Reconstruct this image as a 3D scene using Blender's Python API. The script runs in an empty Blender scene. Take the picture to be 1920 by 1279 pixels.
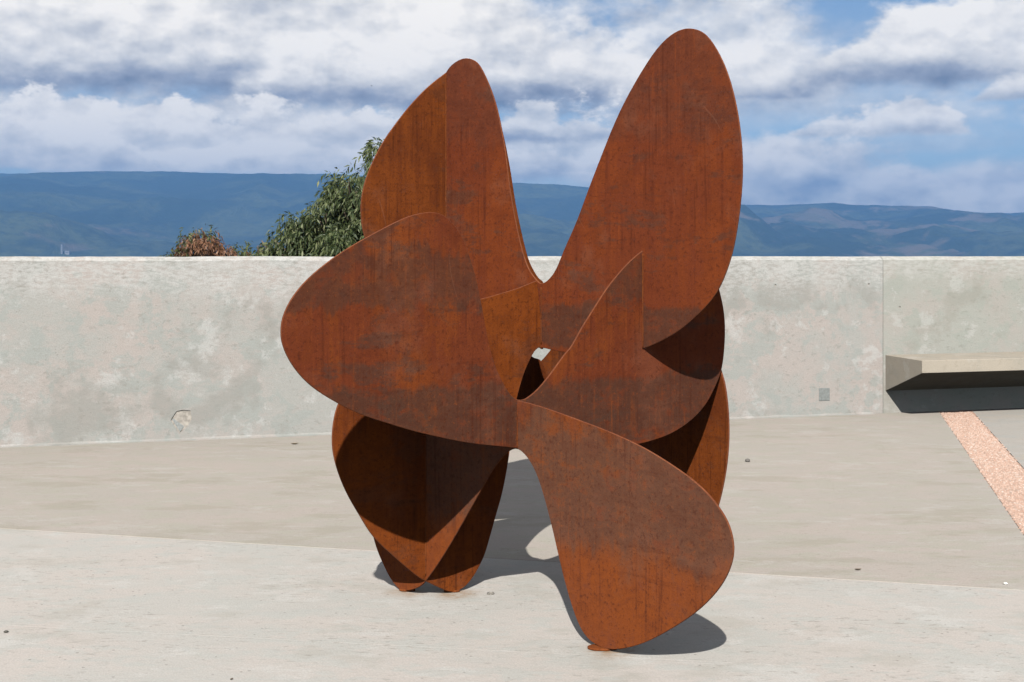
import bpy, bmesh, math, random
import numpy as np
from mathutils import Vector, noise

R = math.radians
SC = bpy.context.scene
COL = SC.collection

# ---------------------------------------------------------------- camera
cam = bpy.data.cameras.new('camera')
cam.sensor_width = 36.0
cam.lens = 45.0
cam.shift_y = -0.0841
cam.clip_start = 0.05
cam.clip_end = 60000
cam_o = bpy.data.objects.new('camera', cam)
COL.objects.link(cam_o)
cam_o.location = (0, 0, 1.5)
cam_o.rotation_euler = (R(90), 0, 0)
SC.camera = cam_o

# ---------------------------------------------------------------- exposure
SC.view_settings.view_transform = 'Standard'
SC.view_settings.look = 'None'
SC.view_settings.gamma = 1
SC.view_settings.exposure = 0.45
SC.view_settings.use_curve_mapping = False
SC.cycles.use_denoising = True
SC.cycles.max_bounces = 4
SC.cycles.diffuse_bounces = 0
SC.cycles.glossy_bounces = 2
SC.cycles.use_adaptive_sampling = True
SC.cycles.adaptive_threshold = 0.015
SC.cycles.volume_bounces = 0

# ---------------------------------------------------------------- sun
SUN_DIR = Vector((0.1205, 1.0, -0.826)).normalized()       # the way the light travels
SUN_EL, SUN_ROT = R(39.35), R(186.87)
sun = bpy.data.lights.new('sun', 'SUN')
sun.energy = 5.0
sun.angle = R(0.5)
sun.color = (1.0, 0.955, 0.89)
sun_o = bpy.data.objects.new('sun', sun)
COL.objects.link(sun_o)
sun_o.rotation_euler = SUN_DIR.to_track_quat('-Z', 'Y').to_euler()
sun_o.location = (-2, -8, 12)


# ---------------------------------------------------------------- node helpers
class NT:
    def __init__(self, tree):
        self.t = tree
        self.n = tree.nodes
        self.l = tree.links

    def new(self, typ, **kw):
        nd = self.n.new(typ)
        for k, v in kw.items():
            setattr(nd, k, v)
        return nd

    def put(self, sock, v):
        if isinstance(v, bpy.types.NodeSocket):
            self.l.new(v, sock)
        elif v is not None:
            sock.default_value = v

    def math(self, op, a, b=None, c=None, clamp=False):
        nd = self.new('ShaderNodeMath', operation=op, use_clamp=clamp)
        for i, v in enumerate((a, b, c)):
            self.put(nd.inputs[i], v)
        return nd.outputs[0]

    def vmath(self, op, a, b=None):
        nd = self.new('ShaderNodeVectorMath', operation=op)
        self.put(nd.inputs[0], a)
        if b is not None:
            self.put(nd.inputs[1], b)
        return nd.outputs['Value'] if op in ('DOT_PRODUCT', 'LENGTH') else nd.outputs[0]

    def noise(self, vec, scale, detail=4, rough=0.55, dist=0.0, out=0):
        nd = self.new('ShaderNodeTexNoise')
        self.put(nd.inputs['Vector'], vec)
        nd.inputs['Scale'].default_value = scale
        nd.inputs['Detail'].default_value = detail
        nd.inputs['Roughness'].default_value = rough
        nd.inputs['Distortion'].default_value = dist
        return nd.outputs[out]

    def ss(self, v, a, b, lo=0.0, hi=1.0):
        nd = self.new('ShaderNodeMapRange', interpolation_type='SMOOTHSTEP')
        self.put(nd.inputs[0], v)
        for i, x in enumerate((a, b, lo, hi)):
            nd.inputs[i + 1].default_value = x
        return nd.outputs[0]

    def mix(self, fac, a, b, mode='MIX'):
        nd = self.new('ShaderNodeMix', data_type='RGBA', blend_type=mode)
        nd.clamp_factor = True
        self.put(nd.inputs[0], fac)
        for s, v in ((nd.inputs[6], a), (nd.inputs[7], b)):
            if isinstance(v, tuple) and len(v) == 3:
                v = (*v, 1)
            self.put(s, v)
        return nd.outputs[2]

    def comb(self, x, y, z):
        nd = self.new('ShaderNodeCombineXYZ')
        for i, v in enumerate((x, y, z)):
            self.put(nd.inputs[i], v)
        return nd.outputs[0]

    def sep(self, v):
        nd = self.new('ShaderNodeSeparateXYZ')
        self.put(nd.inputs[0], v)
        return nd.outputs

    def bump(self, h, strength, dist):
        nd = self.new('ShaderNodeBump')
        nd.inputs['Strength'].default_value = strength
        nd.inputs['Distance'].default_value = dist
        self.put(nd.inputs['Height'], h)
        return nd.outputs[0]


# ---------------------------------------------------------------- sky
def px_dir(px, py):
    """azimuth and elevation in degrees of a point of the photograph's sky"""
    az = math.atan2(px - 960, 2400)
    return math.degrees(az), math.degrees(math.atan2(478 - py, math.hypot(2400, px - 960)))


# rows of cloud, far to near: centre x, underside y, top y, half width (photograph's sky), softness, opacity,
# darkness of the underside, bumpiness, which noise
K = 0.02387
ROWS = [
    (300, 214, -190, 1150, .30, .97, .06, .20, 0),
    (1330, 215, -120, 330, .55, .80, .42, .30, 1),
    (1090, 196, 40, 190, .35, .85, .20, .25, 1),
    (740, 212, 60, 360, .35, .80, .16, .30, 2),
    (1480, 250, -60, 420, .8, .60, .60, .35, 2),
    (1760, 300, 170, 330, .9, .42, .62, .4, 1),
    (1840, 182, -10, 365, .18, .93, .36, .40, 0),
    (1420, 195, 120, 120, .5, .55, .25, .3, 2),
    (1910, 208, 150, 80, .4, .85, .40, .4, 1),
    (1655, 266, 188, 190, .25, .88, .50, .50, 2),
    (1500, 396, 235, 380, .40, .92, .76, .30, 1),
    (1060, 347, 180, 300, .20, .93, .54, .36, 2),
    (330, 268, 165, 1000, .55, .90, .30, .25, 1),
    (150, 258, 185, 220, .30, .75, .30, .40, 1),
    (260, 327, 196, 900, .13, .97, .60, .36, 2),
    (1790, 406, 300, 320, .40, .94, .76, .40, 0),
    (610, 322, 205, 170, .40, .60, .22, .35, 1),
    (560, 327, 262, 640, .20, .85, .66, .45, 0),
    (90, 327, 225, 200, .16, .80, .66, .42, 1),
]
# open blue between them
GAPS = [(1690, 15, 190, 40, .9), (1840, 275, 150, 45, .8), (1545, 100, 80, 70, .5), (960, 8, 55, 26, .8), (1470, 235, 110, 26, .5), (1700, 195, 170, 14, .6)]

world = bpy.data.worlds.new('World')
SC.world = world
world.use_nodes = True
wt = NT(world.node_tree)
wt.n.clear()
tc = wt.new('ShaderNodeTexCoord')
dirn = wt.vmath('NORMALIZE', tc.outputs['Generated'])
sd = wt.vmath('MULTIPLY', dirn, (1, 1, 1.7))
N1 = wt.noise(sd, 7.5, 7, .56)
N1b = wt.noise(wt.vmath('ADD', sd, (-.006, 0, .016)), 7.5, 5, .56)
N2 = wt.noise(wt.vmath('ADD', sd, (3.1, 1.2, 4.4)), 16.0, 7, .62)
N3 = wt.noise(wt.vmath('ADD', sd, (7.7, 5.2, 1.9)), 12.0, 7, .62)
NN = [wt.math('SUBTRACT', n_, .5) for n_ in (N1, N2, N3)]
EMB = wt.math('SUBTRACT', N1, N1b)
sp = wt.sep(dirn)
AZ = wt.math('MULTIPLY', wt.math('ARCTAN2', sp[0], sp[1]), 57.29578)
EL = wt.math('MULTIPLY', wt.math('ARCSINE', sp[2]), 57.29578)
# broken cloud all round the sky
gap = 0.0
for (x, y, w, hh, a_) in GAPS:
    ca, ce = px_dir(x, y)
    q1 = wt.math('MULTIPLY_ADD', AZ, 1 / (w * K), -ca / (w * K))
    q2 = wt.math('MULTIPLY_ADD', EL, 1 / (hh * K), -ce / (hh * K))
    r2 = wt.math('MULTIPLY_ADD', q1, q1, wt.math('MULTIPLY', q2, q2))
    gap = wt.math('MULTIPLY_ADD', wt.math('POWER', .36788, r2), a_, gap)
gen = wt.math('MULTIPLY_ADD', NN[0], 2.2, wt.math('MULTIPLY_ADD', NN[1], .5, .10))
gen = wt.math('SUBTRACT', gen, gap)
cover = wt.math('MULTIPLY', wt.ss(gen, -.18, .40), .9)
shade = wt.math('MULTIPLY_ADD', EMB, 2.6, .66)
for (x, yb, yt, w, soft, op, dark, amp, nk) in ROWS:
    ca = px_dir(x, 300)[0]
    b0, th = (478 - yb) * K, (yb - yt) * K
    q = wt.math('MULTIPLY_ADD', AZ, 1 / (w * K), -ca / (w * K))
    hgt = wt.math('MULTIPLY_ADD', EL, 1 / th, -b0 / th)
    top = wt.math('MULTIPLY_ADD', NN[nk], amp * 5.0, wt.math('MULTIPLY_ADD', wt.math('MULTIPLY', q, q), -1.0, 1.0))
    d_ = wt.math('SUBTRACT', top, hgt)
    at = wt.ss(d_, 0, soft)
    ab = wt.ss(wt.math('MULTIPLY_ADD', NN[1], .35, hgt), -.06, .10)
    al = wt.math('MULTIPLY', wt.math('MULTIPLY', at, ab), op)
    s_ = wt.math('MULTIPLY_ADD', EMB, 3.0, wt.ss(hgt, .02, min(.46, 105 / (yb - yt)), dark, .88))
    s_ = wt.math('ADD', s_, wt.ss(d_, 0, .5, .16, 0))
    s_ = wt.math('MULTIPLY_ADD', NN[2], .45, wt.math('MULTIPLY_ADD', NN[1], .35, s_))
    mixf = wt.new('ShaderNodeMix', data_type='FLOAT')
    wt.put(mixf.inputs[0], al)
    wt.put(mixf.inputs[2], shade)
    wt.put(mixf.inputs[3], s_)
    shade = mixf.outputs[0]
    cover = wt.math('SUBTRACT', 1.0, wt.math('MULTIPLY', wt.math('SUBTRACT', 1.0, cover), wt.math('SUBTRACT', 1.0, al)))
shade = wt.math('MULTIPLY', shade, 1.0, clamp=True)
cl = wt.new('ShaderNodeValToRGB')
cr = cl.color_ramp
cr.elements[0].position, cr.elements[0].color = 0.0, (.19, .20, .245, 1)
cr.elements[1].position, cr.elements[1].color = 1.0, (1.18, 1.10, .98, 1)
e = cr.elements.new(.35)
e.color = (.41, .415, .455, 1)
e = cr.elements.new(.68)
e.color = (.80, .77, .725, 1)
wt.put(cl.inputs[0], shade)
sky = wt.new('ShaderNodeTexSky', sky_type='NISHITA')
sky.sun_disc = False
sky.sun_elevation = SUN_EL
sky.sun_rotation = SUN_ROT
sky.altitude = 1500
sky.air_density = 1.0
sky.dust_density = 0.4
sky.ozone_density = 2.0
SKY_K = 0.07
cl10 = wt.mix(1.0, cl.outputs[0], (.80 / SKY_K,) * 3, 'MULTIPLY')
both = wt.mix(cover, sky.outputs[0], cl10)
bg = wt.new('ShaderNodeBackground')
wt.put(bg.inputs[0], both)
bg.inputs[1].default_value = SKY_K
wo = wt.new('ShaderNodeOutputWorld')
wt.l.new(bg.outputs[0], wo.inputs[0])
world.cycles.sampling_method = 'MANUAL'
world.cycles.sample_map_resolution = 512

# ---------------------------------------------------------------- object helpers
def tag(o, label=None, cat=None, group=None, kind=None):
    for k, v in (('label', label), ('category', cat), ('group', group), ('kind', kind)):
        if v:
            o[k] = v
    return o


def link(name, mesh, mats=(), parent=None):
    o = bpy.data.objects.new(name, mesh)
    COL.objects.link(o)
    for m in (mats if isinstance(mats, (list, tuple)) else [mats]):
        if not o.data.materials or m.name not in [x.name for x in o.data.materials]:
            o.data.materials.append(m)
    if parent:
        o.parent = parent
    return o


def empty(name, loc=(0, 0, 0), rz=0.0):
    o = bpy.data.objects.new(name, None)
    COL.objects.link(o)
    o.location = loc
    o.rotation_euler = (0, 0, rz)
    o.empty_display_size = 0.2
    return o


def from_bm(name, bm, mats=(), parent=None, smooth=False):
    bmesh.ops.recalc_face_normals(bm, faces=bm.faces)
    me = bpy.data.meshes.new(name)
    bm.to_mesh(me)
    bm.free()
    if smooth:
        for p in me.polygons:
            p.use_smooth = True
    return link(name, me, mats, parent)


def prism(pts2, d0, d1, axis='y'):
    """closed prism of a 2-D outline; axis y: (u, z) outline extruded in y, axis z: (x, y) outline extruded in z, axis x: (y, z) outline"""
    bm = bmesh.new()

    def mk(p, d):
        if axis == 'y':
            return (p[0], d, p[1])
        if axis == 'z':
            return (p[0], p[1], d)
        return (d, p[0], p[1])
    a = [bm.verts.new(mk(p, d0)) for p in pts2]
    b = [bm.verts.new(mk(p, d1)) for p in pts2]
    bm.faces.new(a)
    bm.faces.new(b)
    n = len(pts2)
    for i in range(n):
        bm.faces.new((a[i], a[(i + 1) % n], b[(i + 1) % n], b[i]))
    return bm


def bevel(o, w, seg=1, ang=30):
    m = o.modifiers.new('bevel', 'BEVEL')
    m.width = w
    m.segments = seg
    m.limit_method = 'ANGLE'
    m.angle_limit = R(ang)
    return o


def tube(bm, pts, radii, sides=8):
    rings = []
    for i, p in enumerate(pts):
        p = Vector(p)
        t = (Vector(pts[min(i + 1, len(pts) - 1)]) - Vector(pts[max(i - 1, 0)])).normalized()
        s = t.cross(Vector((0.31, 0.9, 0.2))).normalized()
        u = t.cross(s)
        rings.append([bm.verts.new(p + radii[i] * (math.cos(k * math.tau / sides) * s + math.sin(k * math.tau / sides) * u)) for k in range(sides)])
    for a, b in zip(rings, rings[1:]):
        for k in range(sides):
            bm.faces.new((a[k], a[(k + 1) % sides], b[(k + 1) % sides], b[k]))
    bm.faces.new(rings[0])
    bm.faces.new(rings[-1])


# ---------------------------------------------------------------- materials
def new_mat(name):
    m = bpy.data.materials.new(name)
    m.use_nodes = True
    t = NT(m.node_tree)
    b = t.n['Principled BSDF']
    return m, t, b


def concrete(name, base, warm, cool, white, streak=(1, 1, 1), coords='Object', top_white=None, pits=1.0, seed=0.0, stain=(.40, .36, .29), stain_amt=.5, marks=.35, stretch=(1, 1, 1), rust_feet=()):
    m, t, b = new_mat(name)
    tcn = t.new('ShaderNodeTexCoord')
    v = t.vmath('ADD', tcn.outputs[coords], (seed, seed * .7, seed * 1.3))
    vs = t.vmath('MULTIPLY', v, streak)
    big = t.noise(vs, 1.3, 5, .66, .1)
    mid = t.noise(vs, 4.2, 6, .66, .15)
    c = t.mix(t.ss(big, .42, .58), base, warm)
    c = t.mix(t.math('MULTIPLY', t.ss(mid, .50, .57), .8), c, cool)
    m3 = t.noise(t.vmath('ADD', vs, (7.1, 3.3, 1.7)), 3.1, 6, .70, .15)
    c = t.mix(t.math('MULTIPLY', t.ss(m3, .54, .62), .6), c, white)
    br = t.noise(t.vmath('MULTIPLY', t.vmath('ADD', vs, (3.1, 1.3, 8.7)), (2.2, 2.2, 5.0)), 2.6, 5, .7, .1)
    c = t.mix(t.math('MULTIPLY', t.ss(br, .53, .63), .45), c, warm)
    st = t.noise(t.vmath('ADD', vs, (1.7, 9.3, 4.1)), 1.5, 5, .66, .1)
    c = t.mix(t.math('MULTIPLY', t.ss(st, .54, .64), stain_amt), c, stain)
    if top_white:
        z = t.sep(tcn.outputs['Object'])[2]
        zz = t.math('ADD', z, t.math('MULTIPLY', t.math('SUBTRACT', t.noise(t.vmath('MULTIPLY', v, (1, 1, .33)), 3.4, 6, .72), .5), top_white[2]))
        w = t.ss(zz, top_white[0], top_white[1])
        grain = t.ss(t.noise(t.vmath('MULTIPLY', v, (1, 1, 3.0)), 14, 6, .7), .36, .62)
        c = t.mix(t.math('MULTIPLY', t.math('MULTIPLY', w, grain), .8), c, white)
    # trowel marks: short dark strokes along the surface
    tm = t.noise(t.vmath('MULTIPLY', v, stretch), 15, 4, .74, .15)
    patchy = t.ss(t.noise(v, 2.1, 2, .5), .40, .58, .25, 1)
    c = t.mix(t.math('MULTIPLY', t.math('MULTIPLY', t.ss(tm, .555, .66), patchy), marks), c, (base[0] * .62, base[1] * .60, base[2] * .57))
    fine = t.noise(v, 120, 2, .7)
    c = t.mix(t.ss(fine, .32, .68, 0, .42), c, (base[0] * .7, base[1] * .69, base[2] * .67))
    vo = t.new('ShaderNodeTexVoronoi')
    t.put(vo.inputs['Vector'], t.vmath('MULTIPLY', v, (1, 1, 1)))
    vo.inputs['Scale'].default_value = 21
    gate = t.ss(t.noise(v, 5.0, 3, .6), .49, .57)
    pit = t.math('MULTIPLY', t.math('MULTIPLY', t.ss(vo.outputs['Distance'], .08, .16, 1, 0), gate), .55 * pits)
    c = t.mix(pit, c, (.16, .15, .13))
    t.put(b.inputs['Base Color'], c)
    b.inputs['Roughness'].default_value = .88
    b.inputs['Specular IOR Level'].default_value = .25
    if rust_feet:
        p2 = t.vmath('MULTIPLY', tcn.outputs['Object'], (1, 1, 0))
        for (fx, fy, fr) in rust_feet:
            dd = t.vmath('LENGTH', t.vmath('SUBTRACT', p2, (fx, fy, 0)))
            k = t.math('MULTIPLY', t.ss(t.math('MULTIPLY_ADD', mid, .10, dd), fr * .45, fr + .05, 1, 0), t.ss(tm, .40, .60, .25, .85))
            c = t.mix(k, c, (.27, .165, .085))
        t.put(b.inputs['Base Color'], c)
    h = t.math('ADD', t.math('MULTIPLY_ADD', mid, .8, t.math('MULTIPLY', tm, .5)), t.math('MULTIPLY', fine, .3))
    h = t.math('SUBTRACT', h, t.math('MULTIPLY', pit, .8))
    t.put(b.inputs['Normal'], t.bump(h, .35, .01))
    return m


def rust(name, red, orange, scale_amt, seed, orange_bias, edge=False, bands=()):
    m, t, b = new_mat(name)
    tcn = t.new('ShaderNodeTexCoord')
    v = t.vmath('ADD', tcn.outputs['Object'], (seed * 3.1, 0, seed * 1.7))
    dark = (red[0] * .40, red[1] * .40, red[2] * .48)
    big = t.noise(v, 1.7, 4, .62, .3)
    drip = t.noise(t.vmath('MULTIPLY', v, (70, 70, 2.2)), 1.0, 4, .62, .1)
    drip2 = t.noise(t.vmath('MULTIPLY', v, (17, 17, 1.6)), 1.0, 4, .62, .2)
    roll = t.noise(t.vmath('MULTIPLY', v, (2.2, 2.2, 24)), 1.0, 4, .65, .1)
    mott = t.noise(t.vmath('MULTIPLY', v, (1, 1, 1.3)), 10.0, 6, .72, .2)
    grain = t.noise(v, 62, 3, .75)
    fine = t.noise(v, 190, 2, .75)
    sel = t.math('MULTIPLY_ADD', t.math('SUBTRACT', drip2, .5), .6, t.math('MULTIPLY_ADD', t.math('SUBTRACT', mott, .5), .35, big))
    c = t.mix(t.ss(sel, .42 - orange_bias, .60 - orange_bias), red, orange)
    # rolled grey-brown mill scale: ragged blotches broken by level rolling marks
    ms = t.noise(t.vmath('MULTIPLY', t.vmath('ADD', v, (4.7, 0, 2.9)), (1.0, 1.0, 1.9)), 2.3, 6, .72, .3)
    ms = t.math('MULTIPLY_ADD', t.math('SUBTRACT', roll, .5), .22, t.math('MULTIPLY_ADD', t.math('SUBTRACT', mott, .5), .30, ms))
    c = t.mix(t.math('MULTIPLY', t.ss(ms, .535, .63), scale_amt), c, (.058, .0315, .022))
    zz = t.sep(tcn.outputs['Object'])[2]
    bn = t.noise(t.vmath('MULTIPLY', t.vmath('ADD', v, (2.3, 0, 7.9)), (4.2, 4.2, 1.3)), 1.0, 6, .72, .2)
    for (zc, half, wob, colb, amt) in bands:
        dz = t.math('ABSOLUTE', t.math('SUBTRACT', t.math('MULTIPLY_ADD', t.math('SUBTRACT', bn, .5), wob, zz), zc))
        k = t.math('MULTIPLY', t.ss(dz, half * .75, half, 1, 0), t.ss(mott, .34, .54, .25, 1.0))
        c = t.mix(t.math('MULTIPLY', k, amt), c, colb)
    # run-off: thin dark and bright drips, in patches
    pat = t.ss(t.noise(t.vmath('ADD', v, (1.9, 0, 6.1)), 3.0, 3, .6), .42, .58, .15, 1)
    c = t.mix(t.math('MULTIPLY', t.ss(drip, .54, .68), t.math('MULTIPLY', pat, .55)), c, dark)
    c = t.mix(t.math('MULTIPLY', t.ss(drip, .45, .30), t.math('MULTIPLY', pat, .40)), c, (orange[0] * 1.25, orange[1] * 1.3, orange[2] * 1.2))
    # dusty bloom
    bl = t.noise(t.vmath('ADD', v, (9.2, 0, 5.5)), 3.1, 5, .68, .2)
    c = t.mix(t.ss(bl, .52, .66, 0, .25), c, (.165, .070, .042))
    c = t.mix(t.ss(mott, .44, .62, 0, .34), c, (red[0] * .60, red[1] * .56, red[2] * .60))
    c = t.mix(t.ss(roll, .56, .68, 0, .22), c, dark)
    # grain: dark pits, pale specks
    c = t.mix(t.ss(grain, .54, .68, 0, .55), c, dark)
    c = t.mix(t.ss(grain, .40, .28, 0, .40), c, (orange[0] * 1.3, orange[1] * 1.4, orange[2] * 1.6))
    c = t.mix(t.ss(fine, .54, .70, 0, .45), c, dark)
    c = t.mix(t.ss(fine, .36, .24, 0, .60), c, (orange[0] * 1.6, orange[1] * 2.0, orange[2] * 2.6))
    # handling scratches
    wv = t.vmath('SUBTRACT', t.noise(v, 1.3, 2, out=1), (.5, .5, .5))
    sv = t.vmath('ADD', v, t.vmath('MULTIPLY', wv, (.5, .5, .5)))
    rot = t.comb(t.math('MULTIPLY_ADD', t.sep(sv)[2], .5, t.sep(sv)[0]), t.math('MULTIPLY', t.sep(sv)[0], 0.0), t.math('MULTIPLY', t.sep(sv)[2], .07))
    scr = t.noise(t.vmath('MULTIPLY', rot, (85, 1, 40)), 1.0, 1, .4)
    c = t.mix(t.math('MULTIPLY', t.ss(scr, .755, .79), .10), c, (.30, .15, .095))
    t.put(b.inputs['Base Color'], c)
    t.put(b.inputs['Roughness'], t.ss(ms, .4, .7, .85, .62))
    b.inputs['Specular IOR Level'].default_value = .10
    hh = t.math('MULTIPLY_ADD', fine, .35, t.math('MULTIPLY_ADD', grain, .5, t.math('MULTIPLY', mott, .6)))
    t.put(b.inputs['Normal'], t.bump(hh, .28, .004))
    return m


def plain(name, col, rough=.7, var=.25, scale=30, metal=0.0):
    m, t, b = new_mat(name)
    tcn = t.new('ShaderNodeTexCoord')
    n = t.noise(tcn.outputs['Object'], scale, 6, .65)
    c = t.mix(t.ss(n, .35, .68), tuple(x * (1 - var) for x in col), tuple(min(1, x * (1 + var)) for x in col))
    t.put(b.inputs['Base Color'], c)
    b.inputs['Roughness'].default_value = rough
    b.inputs['Metallic'].default_value = metal
    t.put(b.inputs['Normal'], t.bump(n, .2, .01))
    return m


def leaf_mat(name, a, bcol, tip):
    m, t, b = new_mat(name)
    g = t.new('ShaderNodeNewGeometry')
    tcn = t.new('ShaderNodeTexCoord')
    rnd = g.outputs['Random Per Island']
    cl_ = t.noise(tcn.outputs['Object'], 2.4, 3, .6)
    c = t.mix(t.ss(t.math('ADD', t.math('MULTIPLY', rnd, .6), t.math('MULTIPLY', cl_, .6)), .35, .85), a, bcol)
    c = t.mix(t.ss(rnd, .80, 1.0, 0, .8), c, tip)
    t.put(b.inputs['Base Color'], c)
    b.inputs['Roughness'].default_value = .5
    b.inputs['Specular IOR Level'].default_value = .4
    tr = t.new('ShaderNodeBsdfTranslucent')
    t.put(tr.inputs[0], c)
    mx = t.new('ShaderNodeMixShader')
    mx.inputs[0].default_value = .22
    t.l.new(b.outputs[0], mx.inputs[1])
    t.l.new(tr.outputs[0], mx.inputs[2])
    t.l.new(mx.outputs[0], t.n['Material Output'].inputs[0])
    return m


M = {}
M['near'] = concrete('near_slab_concrete', (0.420, 0.407, 0.381), (0.448, 0.413, 0.383), (0.402, 0.405, 0.381), (0.482, 0.474, 0.452), (1, 1.6, 1), seed=2.0, stain_amt=.6, stain=(0.358, 0.341, 0.305), marks=.85, stretch=(1, 3.0, 1), rust_feet=((.37, 4.86, .15), (-.468, 5.69, .12), (-.255, 5.67, .14)))
M['far'] = concrete('far_slab_concrete', (0.366, 0.340, 0.305), (0.387, 0.345, 0.312), (0.354, 0.341, 0.291), (0.421, 0.400, 0.370), (1, 2.0, 1), seed=8.0, pits=.7, stain=(0.304, 0.283, 0.231), stain_amt=.6, marks=.55, stretch=(1, 4.0, 1))
M['side'] = concrete('side_slab_concrete', (0.361, 0.342, 0.314), (0.374, 0.346, 0.314), (0.342, 0.342, 0.322), (0.411, 0.395, 0.371), (1, 1.8, 1), seed=21.0, pits=.6, marks=.5, stretch=(1, 4.0, 1))
M['joint'] = plain('joint_mortar', (.33, .305, .27), .9)
M['wall'] = concrete('wall_concrete', (0.323, 0.323, 0.306), (0.362, 0.325, 0.304), (0.286, 0.307, 0.292), (0.447, 0.448, 0.440), (1, 1, 1.1), top_white=(1.06, 1.36, .75), seed=4.3, pits=.5, stain=(0.244, 0.240, 0.222), stain_amt=.65, marks=.5, stretch=(1, 1, 1.6))
M['wall_r'] = concrete('wall_concrete_greenish', (0.317, 0.324, 0.296), (0.342, 0.321, 0.296), (0.294, 0.312, 0.282), (0.426, 0.424, 0.408), (1, 1, 1.3), top_white=(1.2, 1.40, .5), seed=31.0, pits=.4, stain=(0.252, 0.243, 0.213), stain_amt=.55, marks=.45, stretch=(1, 1, 2.2))
M['bench'] = concrete('bench_concrete', (.365, .328, .272), (.39, .35, .29), (.335, .312, .265), (.44, .415, .37), (1, 1, 1), seed=12.0, pits=.6, stain_amt=.6, stain=(.25, .215, .165), marks=.5)
RED, ORG = (.122, .0275, .0098), (.160, .038, .0085)
DRK = (.057, .0295, .0195)
M['J1'] = rust('rust_front_left', RED, ORG, .75, 1.0, -.03, bands=((.84, .15, .26, DRK, .85), (1.40, .13, .45, DRK, .7)))
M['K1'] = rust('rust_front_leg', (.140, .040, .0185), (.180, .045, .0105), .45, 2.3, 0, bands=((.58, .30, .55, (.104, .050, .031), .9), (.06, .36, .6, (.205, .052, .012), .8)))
M['K2'] = rust('rust_tall_wings', RED, (.146, .0325, .0085), .60, 7.9, -.03, bands=((1.17, .11, .18, DRK, .8), (2.25, .26, .5, (.085, .028, .016), .6)))
M['J2'] = rust('rust_rear_leg', (.120, .0285, .0068), (.174, .042, .0070), .35, 5.2, .05)
M['J3'] = rust('rust_back_wing', (.102, .0245, .0062), (.150, .037, .0068), .35, 9.4, .02)
M['K3'] = rust('rust_back_arch', (.118, .028, .0068), (.165, .041, .0075), .3, 12.1, .03)
M['edge'] = rust('rust_cut_edge', (.145, .046, .021), (.19, .063, .027), .1, 3.3, 0)
M['weld'] = rust('rust_weld_bead', (.11, .028, .010), (.165, .046, .012), .1, 6.1, .05)
M['foot'] = rust('rust_foot_plate', (.135, .036, .011), (.185, .052, .014), .1, 8.8, .08)

# ---------------------------------------------------------------- ground beyond the wall: valley and mountains
AZ0, AZ1, NA, NR = R(-42), R(42), 560, 250
azs = np.linspace(AZ0, AZ1, NA)
rr = np.concatenate([np.geomspace(14.5, 3500, 70), np.linspace(3560, 12000, NR - 70)])
ridge_px = np.array([-1300, -300, 0, 150, 300, 450, 620, 800, 960, 1030, 1100, 1250, 1400, 1480, 1560, 1650, 1740, 1790, 1850, 1920, 2300, 3300])
ridge_py = np.array([345, 330, 325, 322, 321, 325, 326, 335, 343, 344, 351, 368, 384, 384, 380, 385, 386, 394, 399, 398, 405, 390])
prof = np.interp(960 + 2400 * np.tan(azs), ridge_px, (478 - ridge_py) / 2400) * np.cos(azs)
valley = np.interp(np.log(rr), np.log([14, 30, 100, 500, 1800, 3600, 12000]), [-2.6, -6, -28, -110, -230, -250, -250])


def smooth(a, b, x):
    q = np.clip((x - a) / (b - a), 0, 1)
    return q * q * (3 - 2 * q)


HT = np.zeros((NR, NA))
for j, az in enumerate(azs):
    sx, cy = math.sin(az), math.cos(az)
    px = 960 + 2400 * math.tan(az)
    for i, r in enumerate(rr):
        x, y = r * sx, r * cy
        v = valley[i]
        if r < 3500:
            HT[i, j] = v + min(r * .012, 14) * noise.noise((x / (25 + r * .06), y / (25 + r * .06), 3.1))
            continue
        q = Vector((x / 1900, y / 2600, 1.7))
        w = Vector([noise.noise(q * .8 + Vector((o_, 2.0 * o_, 0))) for o_ in (0.0, 17.3, 41.9)]) * .35
        rg = noise.ridged_multi_fractal(q + w, .95, 2.1, 6, 1.0, 2.0)
        mm = smooth(3600, 10300, r)
        h = v + (prof[j] * 10300 - v) * mm ** 1.15 + (rg - 1.15) * 300 * mm * (1.25 - mm) * 1.6
        HT[i, j] = h
SP = [(-400, 330, 60, 392, 6600, 900), (60, 392, 345, 476, 6600, 900), (150, 380, 430, 450, 8000, 700), (1040, 480, 1240, 376, 6900, 900), (1240, 376, 1385, 372, 6900, 900), (1385, 372, 1530, 480, 6900, 900), (1455, 408, 1640, 482, 7900, 800), (1640, 420, 1760, 482, 8300, 700)]
for (pa, ya, pb, yb, rc, wd) in SP:
    for j, az in enumerate(azs):
        px = 960 + 2400 * math.tan(az)
        if pa <= px <= pb:
            yy = ya + (yb - ya) * (px - pa) / (pb - pa)
            for i, r in enumerate(rr):
                if abs(r - rc) < wd:
                    x, y = r * math.sin(az), r * math.cos(az)
                    k = 1 - abs(r - rc) / wd
                    top = (478 - yy) / 2400 * rc * math.cos(az) + 55 * (noise.fractal(Vector((x / 420, y / 420, 5.0)), .9, 2.1, 5))
                    h = -250 + (top + 250) * (k * (1.4 - .4 * k))
                    HT[i, j] = max(HT[i, j], h)
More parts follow.
